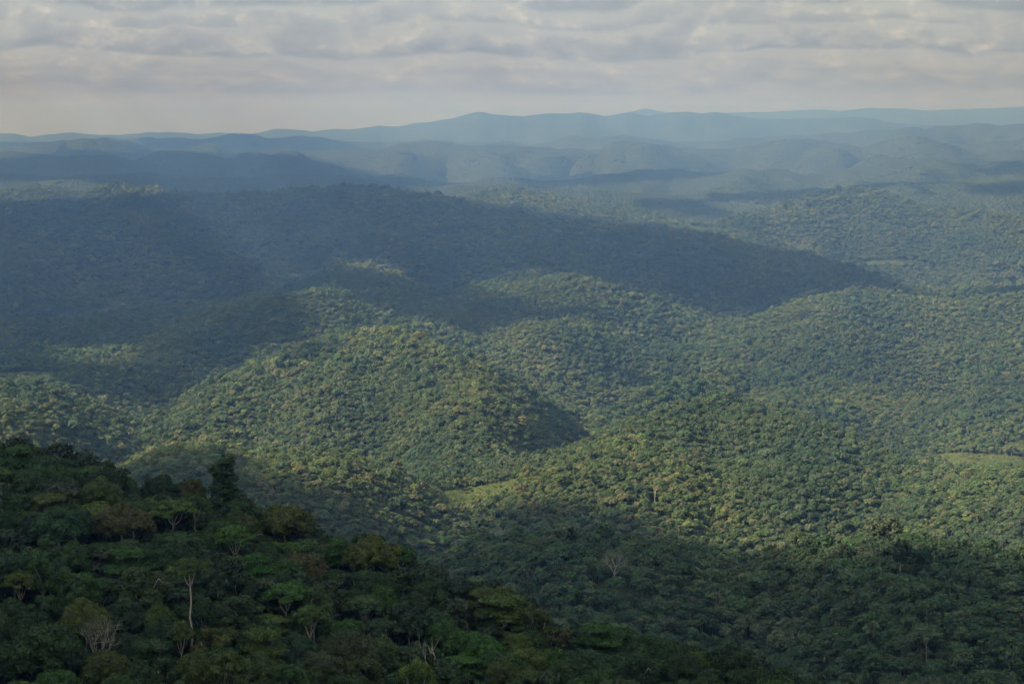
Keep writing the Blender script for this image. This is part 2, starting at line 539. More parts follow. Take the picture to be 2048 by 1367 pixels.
def cloud_material():
    m, t, out = new_mat('cloud')
    d = t.add('ShaderNodeBsdfDiffuse', {'Color': (0.9, 0.9, 0.9, 1)})
    tr = t.add('ShaderNodeBsdfTranslucent', {'Color': (0.9, 0.9, 0.92, 1)})
    mx = t.add('ShaderNodeMixShader', {0: 0.55, 1: d.outputs[0], 2: tr.outputs[0]})
    t.l.new(mx.outputs[0], out.inputs[0])
    return m


M_LEAF = leaf_material('leaves', 'object')
M_LEAF_F = leaf_material('forest_leaves', 'instance')
M_BARK = bark_material('bark', (0.10, 0.085, 0.065), (0.30, 0.27, 0.22))
M_PALE = bark_material('pale_bark', (0.16, 0.14, 0.11), (0.38, 0.35, 0.29))
M_GROUND = ground_material()
M_FIELD = field_material()
M_CLOUD = cloud_material()


# ------------------------------------------------------------------ ground
def build_ground():
    s_ax = np.concatenate([np.linspace(-0.60, -0.31, 60, endpoint=False), np.linspace(-0.31, 0.31, 620), np.linspace(0.31, 0.60, 61)[1:]])
    y_ax = np.concatenate([np.linspace(-600, 60, 40, endpoint=False), np.exp(np.linspace(math.log(60), math.log(28200), 640))])
    S, Y = np.meshgrid(s_ax, y_ax, indexing='ij')
    X = S * (np.abs(Y) + 250)
    Z = terrain(X, np.maximum(Y, 1.01))
    Z = np.where(Y < 1, -2 + Y * 0.22, Z)
    r = np.clip(np.abs(X) / 60, 0, 1)
    Z = np.where(Y < 60, Z - r * r * np.clip((60 - Y) / 60, 0, 1) * 12, Z)
    n, k = S.shape
    idx = np.arange(n * k).reshape(n, k)
    f = np.stack([idx[:-1, :-1], idx[1:, :-1], idx[1:, 1:], idx[:-1, 1:]], -1).reshape(-1, 4)
    mb = MB()
    mb.add(np.stack([X, Y, Z], -1), f)
    o = link(bpy.data.objects.new('terrain', mb.mesh('terrain', [M_GROUND], True)))
    o['kind'] = 'structure'
    o['label'] = 'rolling hills and valleys under the rainforest out to the hazy skyline'
    o['category'] = 'terrain'
    return float(Z.min()), float(Z.max())


Z_MIN, Z_MAX = build_ground()

# ------------------------------------------------------------------ clouds that shade the hills (polygons: where the photograph shows shade)
SHADE = [
    [(-400, 860), (150, 900), (225, 945), (290, 903), (420, 886), (500, 912), (545, 942), (600, 962), (680, 978), (760, 988), (860, 1012), (930, 1025),
     (1000, 1000), (1050, 985), (1130, 1000), (1240, 1020), (1330, 1045), (1450, 1085), (1530, 1112), (1640, 1096), (1740, 1080), (1850, 1076),
     (2048, 1108), (2500, 1100), (2500, 2200), (-400, 2200)],
    [(1170, 950), (1240, 918), (1320, 882), (1405, 858), (1440, 880), (1385, 922), (1280, 955), (1200, 972)],
    [(-600, 392), (160, 402), (330, 386), (700, 366), (960, 408), (1300, 448), (1700, 530), (1815, 575), (1700, 577), (1600, 598), (1520, 628),
     (1460, 642), (1410, 630), (1330, 600), (1260, 588), (1220, 610), (1200, 640), (1130, 638), (1040, 650), (960, 682), (900, 652),
     (850, 640), (760, 625), (700, 600), (640, 605), (600, 625), (660, 670), (560, 705), (450, 748), (370, 788), (300, 832), (240, 818),
     (150, 785), (60, 758), (-600, 750)],
    [(-600, 318), (0, 316), (130, 298), (330, 302), (590, 308), (760, 346), (930, 366), (800, 378), (600, 384), (400, 386), (300, 384), (200, 372),
     (165, 362), (0, 364), (-600, 364)],
    [(1200, 404), (1400, 384), (1574, 378), (1674, 366), (2048, 360), (2500, 360), (2500, 396), (1900, 396), (1740, 384), (1640, 396), (1560, 416),
     (1440, 440), (1300, 424)],
    [(1515, 642), (1600, 620), (1700, 616), (1795, 656), (1720, 652), (1640, 640), (1560, 650)],
    [(1860, 325), (2048, 318), (2400, 318), (2400, 356), (1960, 352), (1850, 345)],
    [(1000, 352), (1200, 342), (1340, 336), (1480, 340), (1400, 356), (1200, 372), (1060, 376)],
]
SUNLIT = [
    [(668, 552), (690, 530), (735, 522), (790, 542), (800, 562), (740, 556)],
    [(585, 600), (610, 584), (645, 574), (690, 584), (740, 612), (700, 604), (650, 596)],
    [(930, 580), (1000, 562), (1100, 556), (1150, 552), (1215, 568), (1180, 590), (1110, 586), (1020, 594)],
    [(60, 718), (90, 700), (160, 698), (255, 696), (250, 716), (160, 726)],
    [(1040, 600), (1140, 596), (1150, 606), (1060, 612)],
]


SUNNY_HILL = [(1060, 960), (1240, 850), (1430, 765), (1600, 815), (1800, 895), (2100, 940), (2100, 1090), (1800, 1080), (1560, 1010), (1300, 985)]


def box_blur(a, r):
    for ax in (0, 1):
        p = np.pad(a, [(r + 1, r) if k == ax else (0, 0) for k in (0, 1)], mode='edge')
        c = np.cumsum(p, axis=ax)
        n = 2 * r + 1
        a = (np.take(c, range(n, p.shape[ax]), axis=ax) - np.take(c, range(0, p.shape[ax] - n), axis=ax)) / n
    return a


def build_clouds():
    H, cell = 1700.0, 42.0
    xs = np.arange(-9800, 5800, cell)
    ys = np.arange(-4200, 17500, cell)
    X, Y = np.meshgrid(xs, ys, indexing='ij')
    gz = np.full(X.shape, -250.0)
    for _ in range(4):
        k = (H - gz) / SUN[2]
        gx, gy = X - SUN[0] * k, Y - SUN[1] * k
        gz = terrain(gx, np.maximum(gy, 1.01)) + canopy_height(gy)
    u, v = project(gx, np.maximum(gy, 20.0), gz)
    m = np.zeros(X.shape)
    for i, p in enumerate(SHADE):
        m = np.where(inside(p, u, v), np.maximum(m, 0.55 if i in (1, 4, 5, 6) else 1.0), m)
    for p in SUNLIT:
        m = np.where(inside(p, u, v), 0.0, m)
    free = 0.34 + 1.6 * fbm(X / 1500.0, Y / 1500.0, 4, 70)
    outf = (u < -250) | (u > 2300) | (gy > 15500) | (gy < 250)
    m = np.where(outf, np.clip(free, 0, 1), m)
    m = np.where(gy < 720, 1.0, m)  # unseen deck stretched solid over and behind the camera to darken the foreground
    stray = fbm(X / 520.0, Y / 650.0, 4, 75)
    m = np.where((m < 0.4) & (stray > 0.19) & (gy > 1700) & (gy < 5600) & ~inside(SUNNY_HILL, u, v), 0.56, m)
    m = 0.6 * m + 0.4 * box_blur(m, 1)
    d = m + 0.22 * fbm(X / 210.0, Y / 210.0, 4, 80) - 0.5
    edge = np.minimum.reduce([X - xs[0], xs[-1] - X, Y - ys[0], ys[-1] - Y]) / 200.0
    d = np.minimum(d, edge - 0.3)
    on = d > -0.03
    th = np.sqrt(np.clip(d, 0, 1)) * (34 + 22 * (0.5 + 0.5 * fbm(X / 260, Y / 260, 3, 90)))
    top = H + th
    bot = H - 0.16 * th
    n, k = X.shape
    idx = np.arange(n * k).reshape(n, k)
    cellon = on[:-1, :-1] & on[1:, :-1] & on[1:, 1:] & on[:-1, 1:]
    q = np.stack([idx[:-1, :-1], idx[1:, :-1], idx[1:, 1:], idx[:-1, 1:]], -1)[cellon]
    mb = MB()
    mb.add(np.stack([X, Y, top + 0.6], -1), q)
    mb.add(np.stack([X, Y, bot], -1), q[:, ::-1])
    o = link(bpy.data.objects.new('clouds', mb.mesh('clouds', [M_CLOUD], True)))
    o['kind'] = 'stuff'
    o['label'] = 'broken grey cloud deck above the hills casting patches of shade'
    o['category'] = 'clouds'


build_clouds()

# ------------------------------------------------------------------ tree building
ICO_V = None


def ico(sub=1):
    p = (1 + 5 ** 0.5) / 2
    v = np.array([(-1, p, 0), (1, p, 0), (-1, -p, 0), (1, -p, 0), (0, -1, p), (0, 1, p), (0, -1, -p), (0, 1, -p), (p, 0, -1), (p, 0, 1), (-p, 0, -1), (-p, 0, 1)], float)
    f = [(0, 11, 5), (0, 5, 1), (0, 1, 7), (0, 7, 10), (0, 10, 11), (1, 5, 9), (5, 11, 4), (11, 10, 2), (10, 7, 6), (7, 1, 8), (3, 9, 4), (3, 4, 2), (3, 2, 6),
         (3, 6, 8), (3, 8, 9), (4, 9, 5), (2, 4, 11), (6, 2, 10), (8, 6, 7), (9, 8, 1)]
    v = list(v / np.linalg.norm(v[0]))
    for _ in range(sub):
        mid, nf = {}, []

        def mp(a, b):
            k = (min(a, b), max(a, b))
            if k not in mid:
                q = v[a] + v[b]
                v.append(q / np.linalg.norm(q))
                mid[k] = len(v) - 1
            return mid[k]
        for a, b, c in f:
            ab, bc, ca = mp(a, b), mp(b, c), mp(c, a)
            nf += [(a, ab, ca), (b, bc, ab), (c, ca, bc), (ab, bc, ca)]
        f = nf
    return np.array(v), np.array(f)


ICO0, ICO1, ICO2 = ico(0), ico(1), ico(2)


def unit(a):
    return a / np.maximum(np.linalg.norm(a, axis=-1, keepdims=True), 1e-9)


def tube(mb, pts, rad, sides=5, mat=0):
    pts = np.asarray(pts, float)
    n = len(pts)
    rad = np.broadcast_to(rad, (n,))
    tan = unit(np.gradient(pts, axis=0))
    ref = np.where(np.abs(tan[:, 2:3]) > 0.9, np.array([[1.0, 0, 0]]), np.array([[0, 0, 1.0]]))
    a = unit(np.cross(tan, ref))
    b = np.cross(tan, a)
    ang = np.arange(sides) * 2 * pi / sides
    ring = pts[:, None] + rad[:, None, None] * (np.cos(ang)[None, :, None] * a[:, None] + np.sin(ang)[None, :, None] * b[:, None])
    i = np.arange(n - 1)[:, None] * sides
    s = np.arange(sides)[None]
    f = np.stack([i + s, i + (s + 1) % sides, i + sides + (s + 1) % sides, i + sides + s], -1).reshape(-1, 4)
    mb.add(ring, f, mat)


def limb(mb, rng, p0, p1, r0, r1, bend=0.12, n=5, sides=5):
    p0, p1 = np.asarray(p0, float), np.asarray(p1, float)
    t = np.linspace(0, 1, n)[:, None]
    L = np.linalg.norm(p1 - p0)
    off = rng.normal(size=3) * L * bend
    off[2] = -abs(off[2]) * 0.5
    wob = rng.normal(size=(n, 3)) * L * 0.02
    wob[0] = wob[-1] = 0
    pts = p0 + (p1 - p0) * t + off * (np.sin(pi * t)) + wob
    tube(mb, pts, np.linspace(r0, r1, n), sides)
    return pts


def leaves(mb, rng, c, r, n, size, low=-0.5, upb=0.45):
    """a clump of small leaf sprays round c with radii r"""
    c, r = np.asarray(c, float), np.asarray(r, float)
    d = unit(rng.normal(size=(int(n * 1.6) + 4, 3)))
    d = d[d[:, 2] > low][:n]
    n = len(d)
    p = c + d * r * (0.82 + 0.34 * rng.random((n, 1)))
    nr = unit(d * 0.7 + np.array([0, 0, upb]) + rng.normal(size=(n, 3)) * 0.5)
    a = unit(np.cross(nr, rng.normal(size=(n, 3))))
    b = np.cross(nr, a)
    s = size * (0.6 + 0.8 * rng.random((n, 1)))
    k = 0.45 + 0.3 * rng.random((n, 1))
    bow = nr * s * 0.18
    V = np.stack([p + a * s, p + b * s * k - bow, p - a * s, p - b * s * k - bow], 1)
    mb.add(V, np.arange(n * 4).reshape(n, 4))


def core(mb, rng, c, r, sub=0):
    v, f = (ICO0, ICO1)[sub]
    v = v * (0.85 + 0.3 * rng.random((len(v), 1)))
    mb.add(np.asarray(c) + v * np.asarray(r) * 0.84, f)


def clumps_to_crown(mb, rng, cl, size, dens, low=-0.5, sub=0, upb=0.45):
    for c, r in cl:
        r = np.asarray(r, float)
        area = 4 * pi * ((r[0] * r[1]) ** 1.6 + 2 * (r[0] * r[2]) ** 1.6) / 3
        area = 4 * pi * (((r[0] * r[1]) ** 1.6 + (r[0] * r[2]) ** 1.6 + (r[1] * r[2]) ** 1.6) / 3) ** (1 / 1.6)
        n = max(6, int(area * dens / (size * size)))
        core(mb, rng, c, r, sub)
        leaves(mb, rng, c, r, n, size, low, upb)


def make_tree(kind, seed, size=0.29, dens=0.78, lod=0):
    """returns trunk mesh data, crown mesh data, height, crown radius"""
    rng = np.random.default_rng(seed)
    tr, cr = MB(), MB()
    sides = 6 if lod == 0 else 3
    q = 1.0 if lod == 0 else 0.6
    cl = []

    def trunk(h, r0, r1, lean=0.03, n=6):
        x, y = rng.normal(size=2) * lean * h
        t = np.linspace(0, 1, n)
        pts = np.stack([x * t ** 1.5, y * t ** 1.5, t * h - 1.5 * (1 - t)], -1)
        pts[1:-1, :2] += rng.normal(size=(n - 2, 2)) * 0.012 * h
        rad = r0 + (r1 - r0) * t
        rad[0] *= 1.5
        tube(tr, pts, rad, sides)
        return pts[-1]

    if kind in ('dome', 'broad'):
        R, RZ, H = (5.0, 3.9, 15.0) if kind == 'dome' else (6.6, 4.0, 15.0)
        zc = H - RZ - 0.5
        top = trunk(zc - 0.8, 0.34, 0.24)
        N = int((30 if kind == 'dome' else 44) * q)
        ga = pi * (3 - 5 ** 0.5)
        for i in range(N):
            z = 1 - (i + 0.5) / N * 1.35
            a = i * ga + rng.normal() * 0.25
            s = math.sqrt(max(0, 1 - z * z))
            k = 0.74 + 0.22 * rng.random()
            c = np.array([R * s * math.cos(a) * k, R * s * math.sin(a) * k, zc + RZ * z * k]) + [top[0], top[1], 0]
            rr = (1.1 + 0.8 * rng.random()) * (1.0 if lod == 0 else 1.25)
            cl.append((c, (rr * 1.1, rr * 1.1, rr * 0.72)))
        for i in range(0, N, 3):
            limb(tr, rng, top, cl[i][0], 0.16, 0.04, 0.1, 4, max(3, sides - 2))
        core(cr, rng, (top[0], top[1], zc), (R * 0.72, R * 0.72, RZ * 0.72), 1)
    elif kind in ('umbrella', 'layered', 'emergent'):
        H = {'umbrella': 15.0, 'layered': 16.0, 'emergent': 24.0}[kind]
        R = {'umbrella': 5.4, 'layered': 4.8, 'emergent': 4.4}[kind]
        fz = {'umbrella': 0.56, 'layered': 0.45, 'emergent': 0.76}[kind] * H
        top = trunk(fz, 0.30 if kind != 'emergent' else 0.36, 0.2, 0.025, 8)
        tiers = [(H, R, 1.0)] if kind != 'layered' else [(H, R * 0.62, 1.0), (H - 2.3, R * 0.9, 0.8), (H - 4.8, R, 0.7)]
        nb = 5
        forks = []
        for i in range(nb):
            a = 2 * pi * (i + 0.3 * rng.random()) / nb
            p1 = top + np.array([math.cos(a) * R * 0.42, math.sin(a) * R * 0.42, (H - fz) * 0.55])
            limb(tr, rng, top, p1, 0.15, 0.10, 0.06, 5, max(3, sides - 1))
            forks.append(p1)
        for hz, rt, w in tiers:
            N = int((26 if kind != 'layered' else 16) * q)
            for i in range(N):
                rr = math.sqrt((i + 0.4) / N) * rt
                a = i * pi * (3 - 5 ** 0.5) + rng.normal() * 0.2
                drop = 0.085 * rr * rr * (5.0 / R) + 0.35 * rng.random()
                c = np.array([top[0] + rr * math.cos(a), top[1] + rr * math.sin(a), hz - 0.7 - drop])
                k = (0.9 + 0.5 * rng.random()) * (1.0 if lod == 0 else 1.25)
                cl.append((c, (k * 1.25, k * 1.25, k * 0.5)))
                if i % 2 == 0 and (lod == 0 or i % 4 == 0):
                    fk = forks[int(np.argmin([np.linalg.norm((c - p)[:2]) for p in forks]))]
                    limb(tr, rng, fk, c - [0, 0, 0.2], 0.085, 0.03, 0.08, 4, 4 if lod == 0 else 3)
        dens *= 0.9
    elif kind in ('column', 'cone'):
        H = 19.0 if kind == 'column' else 14.0
        top = trunk(H - 2, 0.34, 0.06, 0.01)
        lo = 4.0 if kind == 'column' else 3.0
        N = int(46 * q)
        for i in range(N):
            t = (i + 0.5) / N
            z = lo + (H - lo - 1.1) * t
            if kind == 'column':
                prof = 3.5 * (1 - 0.55 * t ** 1.6) * (0.8 + 0.3 * math.sin(t * 9 + seed))
            else:
                prof = 4.2 * (1 - t) ** 0.75 + 0.4
            a = i * pi * (3 - 5 ** 0.5) + rng.normal() * 0.4
            rr = prof * (0.45 + 0.5 * rng.random())
            k = 0.95 + 0.6 * rng.random()
            c = np.array([rr * math.cos(a) + top[0] * t, rr * math.sin(a) + top[1] * t, z + rng.normal() * 0.4])
            cl.append((c, (k, k, k * 0.8)))
            if i % 3 == 0:
                limb(tr, rng, (top[0] * t, top[1] * t, z - 1), c, 0.09, 0.03, 0.05, 4, 3)
        for t in np.linspace(0.1, 0.85, 6):
            w = 2.2 * (1 - 0.5 * t)
            core(cr, rng, (top[0] * t, top[1] * t, lo + (H - lo) * t), (w, w, 2.0), 0)
    elif kind == 'ragged':
        H, R = 18.0, 4.5
        fz = 8.5
        top = trunk(fz, 0.32, 0.22, 0.03)
        N = int(28 * q)
        bl = []
        for i in range(6):
            a = 2 * pi * i / 6 + rng.normal() * 0.3
            p1 = top + np.array([math.cos(a) * R * 0.55, math.sin(a) * R * 0.55, 2.0 + 5.0 * rng.random()])
            limb(tr, rng, top, p1, 0.16, 0.07, 0.08, 5, max(3, sides - 1))
            bl.append(p1)
        for i in range(N):
            d = unit(rng.normal(size=3))
            c = np.array([top[0], top[1], H - 5.2]) + d * np.array([R, R, 4.4]) * (0.55 + 0.45 * rng.random())
            k = 0.8 + 0.75 * rng.random()
            cl.append((c, (k * 1.1, k * 1.1, k * 0.85)))
            if i % 2 == 0:
                b0 = bl[int(np.argmin([np.linalg.norm(c - p) for p in bl]))]
                limb(tr, rng, b0, c, 0.07, 0.025, 0.08, 4, 3)
    elif kind == 'bare':
        H, R = 15.0, 5.0
        fz = 5.5
        top = trunk(fz, 0.36, 0.26, 0.02)

        def grow(p, d, L, r, lev):
            e = p + d * L
            limb(tr, rng, p, e, r, r * 0.62, 0.08, 4, 4 if lev < 2 else 3)
            if lev >= (4 if lod == 0 else 2):
                if lod == 0 or rng.random() < 0.7:
                    leaves(cr, rng, e, (0.8, 0.8, 0.6), 14 if lod == 0 else 4, size * (0.45 if lod == 0 else 0.6), -0.9)
                return
            for _ in range(3 if lev < 3 else 4):
                nd = unit(d * 0.85 + rng.normal(size=3) * 0.46 + np.array([0, 0, 0.18]))
                grow(e, nd, L * (0.70 + 0.12 * rng.random()), r * 0.6, lev + 1)
        for i in range(5):
            a = 2 * pi * i / 5 + rng.normal() * 0.2
            grow(top, unit(np.array([math.cos(a) * 0.62, math.sin(a) * 0.62, 0.8])), 3.1, 0.17, 1)
    elif kind == 'snag':
        H = 10.0
        top = trunk(H, 0.22, 0.09, 0.02, 9)
        for i in range(4):
            a = rng.random() * 2 * pi
            z = H * (0.55 + 0.4 * rng.random())
            b0 = np.array([top[0] * z / H, top[1] * z / H, z])
            limb(tr, rng, b0, b0 + [math.cos(a) * 0.9, math.sin(a) * 0.9, 0.9], 0.05, 0.015, 0.1, 4, 4)
    elif kind == 'fork':
        H = 12.0
        top = trunk(6.0, 0.22, 0.16, 0.03)
        for i in range(4):
            a = 2 * pi * i / 4 + rng.normal() * 0.3
            e = top + np.array([math.cos(a) * 1.3, math.sin(a) * 1.3, 3.2 + rng.random()])
            limb(tr, rng, top, e, 0.12, 0.07, 0.08, 5, 4)
            for _ in range(3):
                e2 = e + np.array([rng.normal() * 0.8, rng.normal() * 0.8, 1.6 + rng.random()])
                limb(tr, rng, e, e2, 0.06, 0.02, 0.1, 4, 3)
    elif kind == 'palm':
        H = 11.0
        top = trunk(H - 2.5, 0.2, 0.16, 0.03)
        for i in range(15):
            a = 2 * pi * i / 15 + rng.normal() * 0.15
            el = 0.25 + 0.95 * rng.random()
            L = 3.0 + rng.random()
            t = np.linspace(0, 1, 6)[:, None]
            out = np.array([math.cos(a), math.sin(a), 0.0])
            pts = top + out * (L * math.cos(el) * t) + np.array([0, 0, 1.0]) * (L * math.sin(el) * t - 1.6 * t ** 2)
            side = np.array([-math.sin(a), math.cos(a), 0.0])
            w = 0.42 * np.sin(np.clip(t * 0.9 + 0.1, 0, 1) * pi) + 0.03
            V = np.concatenate([pts + side * w - [0, 0, 0.12], pts, pts - side * w - [0, 0, 0.12]])
            f = [(k, k + 1, k + 7, k + 6) for k in range(5)] + [(k + 6, k + 7, k + 13, k + 12) for k in range(5)]
            cr.add(V, f)
    elif kind == 'bush':
        H = 4.5
        trunk(2.0, 0.1, 0.06, 0.05, 4)
        for i in range(9):
            a = i * 2.4
            rr = 1.9 * math.sqrt(i / 9)
            k = 1.0 + 0.6 * rng.random()
            cl.append((np.array([rr * math.cos(a), rr * math.sin(a), 2.0 + 1.6 * rng.random() - 0.2 * rr]), (k, k, k * 0.85)))
    if cl:
        clumps_to_crown(cr, rng, cl, size, dens, -0.55 if kind not in ('umbrella', 'layered', 'emergent') else -0.25, 0)
    V = np.concatenate((cr.v if cr.n else tr.v))
    H = V[:, 2].max()
    rad = np.percentile(np.hypot(V[:, 0], V[:, 1]), 96)
    return tr, cr, float(H), float(rad)


# near prototypes: two mesh data blocks each (trunk, crown), shared by all copies
SPECIES = {'dome': 3, 'broad': 2, 'umbrella': 3, 'layered': 3, 'emergent': 1, 'column': 1, 'cone': 2, 'ragged': 3, 'bare': 2, 'snag': 1, 'fork': 1}
NEAR = {}
for kind, cnt in SPECIES.items():
    for k in range(cnt):
        tr, cr, H, R = make_tree(kind, 100 + 13 * k + len(kind) * 7)
        pale = kind in ('emergent', 'snag', 'fork', 'bare') or (kind in ('umbrella', 'ragged') and k == 0)
        tm = tr.mesh('trunk', [M_PALE if pale else M_BARK], True)
        cm = cr.mesh('crown', [M_LEAF]) if cr.n else None
        NEAR.setdefault(kind, []).append((tm, cm, H, R))

# ------------------------------------------------------------------ the trees one can tell apart
TINT = {'dark green': (0.013, 0.027, 0.007), 'mid green': (0.019, 0.038, 0.008), 'bright green': (0.024, 0.055, 0.006), 'olive': (0.034, 0.043, 0.008),
        'golden olive': (0.050, 0.056, 0.008), 'rusty brown': (0.046, 0.036, 0.012), 'bluish green': (0.014, 0.033, 0.017),
        'greyish green': (0.030, 0.041, 0.019), 'yellow-green': (0.042, 0.058, 0.008), 'grey': (0.046, 0.044, 0.034), 'pale': (0.2, 0.19, 0.15)}
SHAPE_WORD = {'dome': 'round-crowned', 'broad': 'broad domed', 'umbrella': 'flat-topped', 'layered': 'tiered', 'emergent': 'long-trunked', 'column': 'tall narrow',
              'cone': 'cone-shaped', 'ragged': 'ragged', 'bare': 'leafless', 'snag': 'broken', 'fork': 'dead forked'}
NAME = {'dome': 'round_crowned_tree', 'broad': 'domed_tree', 'umbrella': 'umbrella_tree', 'layered': 'tiered_tree', 'emergent': 'emergent_tree', 'column': 'columnar_tree',
        'cone': 'conical_tree', 'ragged': 'ragged_tree', 'bare': 'leafless_tree', 'snag': 'dead_tree', 'fork': 'dead_tree'}
GROUP = {'near': 'trees of the dark foreground ridge', 'hill': 'trees of the hills behind the foreground ridge'}

# u, v of the top, crown width in pixels, height in metres, kind, tint, distance range, label, short name for neighbours
LANDMARKS = [
    (450, 908, 76, 20, 'column', 'dark green', (425, 450), 'lone tall narrow dark tree rising above the crest of the foreground ridge', 'the lone narrow crest tree'),
    (380, 1112, 78, 25, 'emergent', 'olive', (330, 400), 'tall emergent tree with long pale forked trunk and thin flat crown', 'the tall pale-trunked emergent'),
    (360, 1238, 58, 16, 'umbrella', 'olive', (320, 350), 'small flat-topped tree on a thin pale forked trunk below the tall emergent', 'the small thin-trunked umbrella tree'),
    (317, 1277, 14, 9, 'snag', 'pale', (300, 340), 'thin pale dead trunk standing without a crown in the dark undergrowth', 'the crownless dead trunk'),
    (200, 1226, 120, 15, 'bare', 'grey', (312, 345), 'half bare grey tree with twiggy round crown and white trunk', 'the half bare grey tree'),
    (760, 1325, 190, 14, 'broad', 'golden olive', (300, 330), 'broad golden dome crown cut by the bottom edge of the picture', 'the broad golden dome'),
    (572, 1164, 105, 15, 'umbrella', 'bright green', (345, 400), 'wide bright green umbrella tree with pale forked limbs showing beneath', 'the wide bright umbrella tree'),
    (466, 1048, 90, 16, 'umbrella', 'bright green', (380, 430), 'bright green umbrella tree with slender pale trunks below the lone narrow tree', 'the slender bright umbrella tree'),
    (258, 1092, 110, 15, 'layered', 'bright green', (350, 410), 'bright green tiered tree on the middle of the dark slope, left of the emergent', 'the bright tiered tree'),
    (285, 1126, 120, 19, 'ragged', 'greyish green', (340, 390), 'large ragged grey-green tree with several pale stems, left of the emergent', 'the large ragged grey-green tree'),
    (240, 1005, 130, 14, 'broad', 'rusty brown', (385, 430), 'wide rusty brown tree among green crowns high on the dark slope', 'the wide rusty tree'),
    (115, 1008, 110, 16, 'dome', 'bluish green', (385, 430), 'large dark bluish tree with full round crown left of the rusty tree', 'the large bluish tree'),
    (345, 998, 110, 14, 'umbrella', 'olive', (395, 435), 'olive umbrella tree between the rusty tree and the lone narrow tree', 'the olive umbrella tree'),
    (385, 955, 50, 12, 'dome', 'rusty brown', (430, 455), 'small reddish brown crown on the ridge crest left of the lone tree', 'the small reddish crest crown'),
    (316, 947, 72, 14, 'dome', 'dark green', (425, 450), 'dark green round tree on the ridge crest, two crowns left of lone tree', 'the dark round crest tree'),
    (1062, 1303, 118, 13, 'broad', 'rusty brown', (310, 345), 'spreading rust-red crown near the bottom edge, beside a bright green tree', 'the rust-red bottom crown'),
    (1130, 1333, 80, 12, 'layered', 'bright green', (300, 330), 'bright green tree at the bottom edge, right below the rust-red crown', 'the bright bottom-edge tree'),
    (1005, 1185, 120, 16, 'layered', 'olive', (385, 410), 'olive tiered tree on the falling crest with many thin stems underneath', 'the olive crest umbrella'),
    (1200, 1245, 95, 13, 'layered', 'bright green', (375, 410), 'green tiered tree on the low end of the ridge crest', 'the green low-crest tree'),
    (1240, 1298, 120, 14, 'broad', 'greyish green', (325, 360), 'pale grey-green broad dome with finely beaded crown near the bottom', 'the pale beaded dome'),
    (1325, 1318, 85, 13, 'umbrella', 'bright green', (310, 345), 'bright green flat-topped tree with pale forked trunk right of the pale dome', 'the forked bright tree'),
    (1555, 1343, 95, 13, 'broad', 'golden olive', (315, 350), 'golden brown dome at the bottom edge at the ridge’s right end', 'the right golden dome'),
    (1470, 1284, 88, 15, 'dome', 'dark green', (350, 385), 'large dark round tree at the right end of the ridge crest', 'the large dark end tree'),
    (660, 1138, 46, 12, 'dome', 'bright green', (380, 415), 'small vivid green round crown in the middle of the falling slope', 'the small vivid crown'),
    (766, 1168, 58, 13, 'dome', 'bright green', (365, 400), 'vivid green crown just below the dark crest, above a pale-limbed tree', 'the vivid green crown'),
    (728, 1188, 80, 14, 'umbrella', 'greyish green', (355, 390), 'grey-green umbrella tree with pale spreading limbs below the vivid crown', 'the pale-limbed umbrella tree'),
    (830, 1288, 100, 15, 'ragged', 'yellow-green', (315, 350), 'full yellow-green tree just above and right of the golden dome', 'the full yellow-green tree'),
    (720, 1253, 90, 14, 'dome', 'grey', (325, 360), 'dull grey-brown round crown right above the golden dome', 'the dull grey-brown crown'),
    (40, 1140, 75, 14, 'umbrella', 'golden olive', (345, 380), 'flat golden brown umbrella tree by the left edge of the picture', 'the flat golden left tree'),
    (170, 1193, 105, 15, 'broad', 'golden olive', (325, 360), 'golden olive domed crown just above the half bare grey tree', 'the golden olive dome'),
    (512, 1104, 62, 14, 'layered', 'bright green', (365, 400), 'bright green tiered tree right of the emergent, with thin pale stem', 'the thin-stemmed tiered tree'),
    (855, 1243, 40, 13, 'fork', 'pale', (335, 370), 'thin white leafless forked tree above the yellow-green tree', 'the thin white forked tree'),
    (965, 1283, 45, 12, 'fork', 'pale', (320, 350), 'white forked leafless limbs under a dark crown left of the rust-red crown', 'the white forked limbs'),
    (90, 1245, 150, 15, 'dome', 'mid green', (305, 335), 'large mid green crown filling the bottom left corner', 'the large corner crown'),
    (740, 1070, 115, 15, 'broad', 'golden olive', (408, 432), 'golden olive broad crown on the crest where the ridge starts falling', 'the golden crest crown'),
    (675, 1074, 50, 12, 'layered', 'bright green', (405, 430), 'small bright green tiered tree just left of the golden crest crown', 'the small bright crest tree'),
    (525, 1250, 95, 13, 'layered', 'yellow-green', (320, 350), 'yellow-green tiered tree low on the slope right of the emergent', 'the yellow-green tiered tree'),
    (470, 1185, 110, 17, 'ragged', 'greyish green', (335, 365), 'tall dull grey-green ragged tree right beside the emergent trunk', 'the dull ragged tree'),
    (620, 1206, 85, 13, 'umbrella', 'olive', (335, 370), 'dull olive umbrella tree just below the wide bright umbrella tree', 'the dull olive umbrella'),
    (570, 1010, 120, 14, 'broad', 'golden olive', (420, 442), 'golden olive broad crown on the crest right of the lone narrow tree', 'the golden broad crest tree'),
]
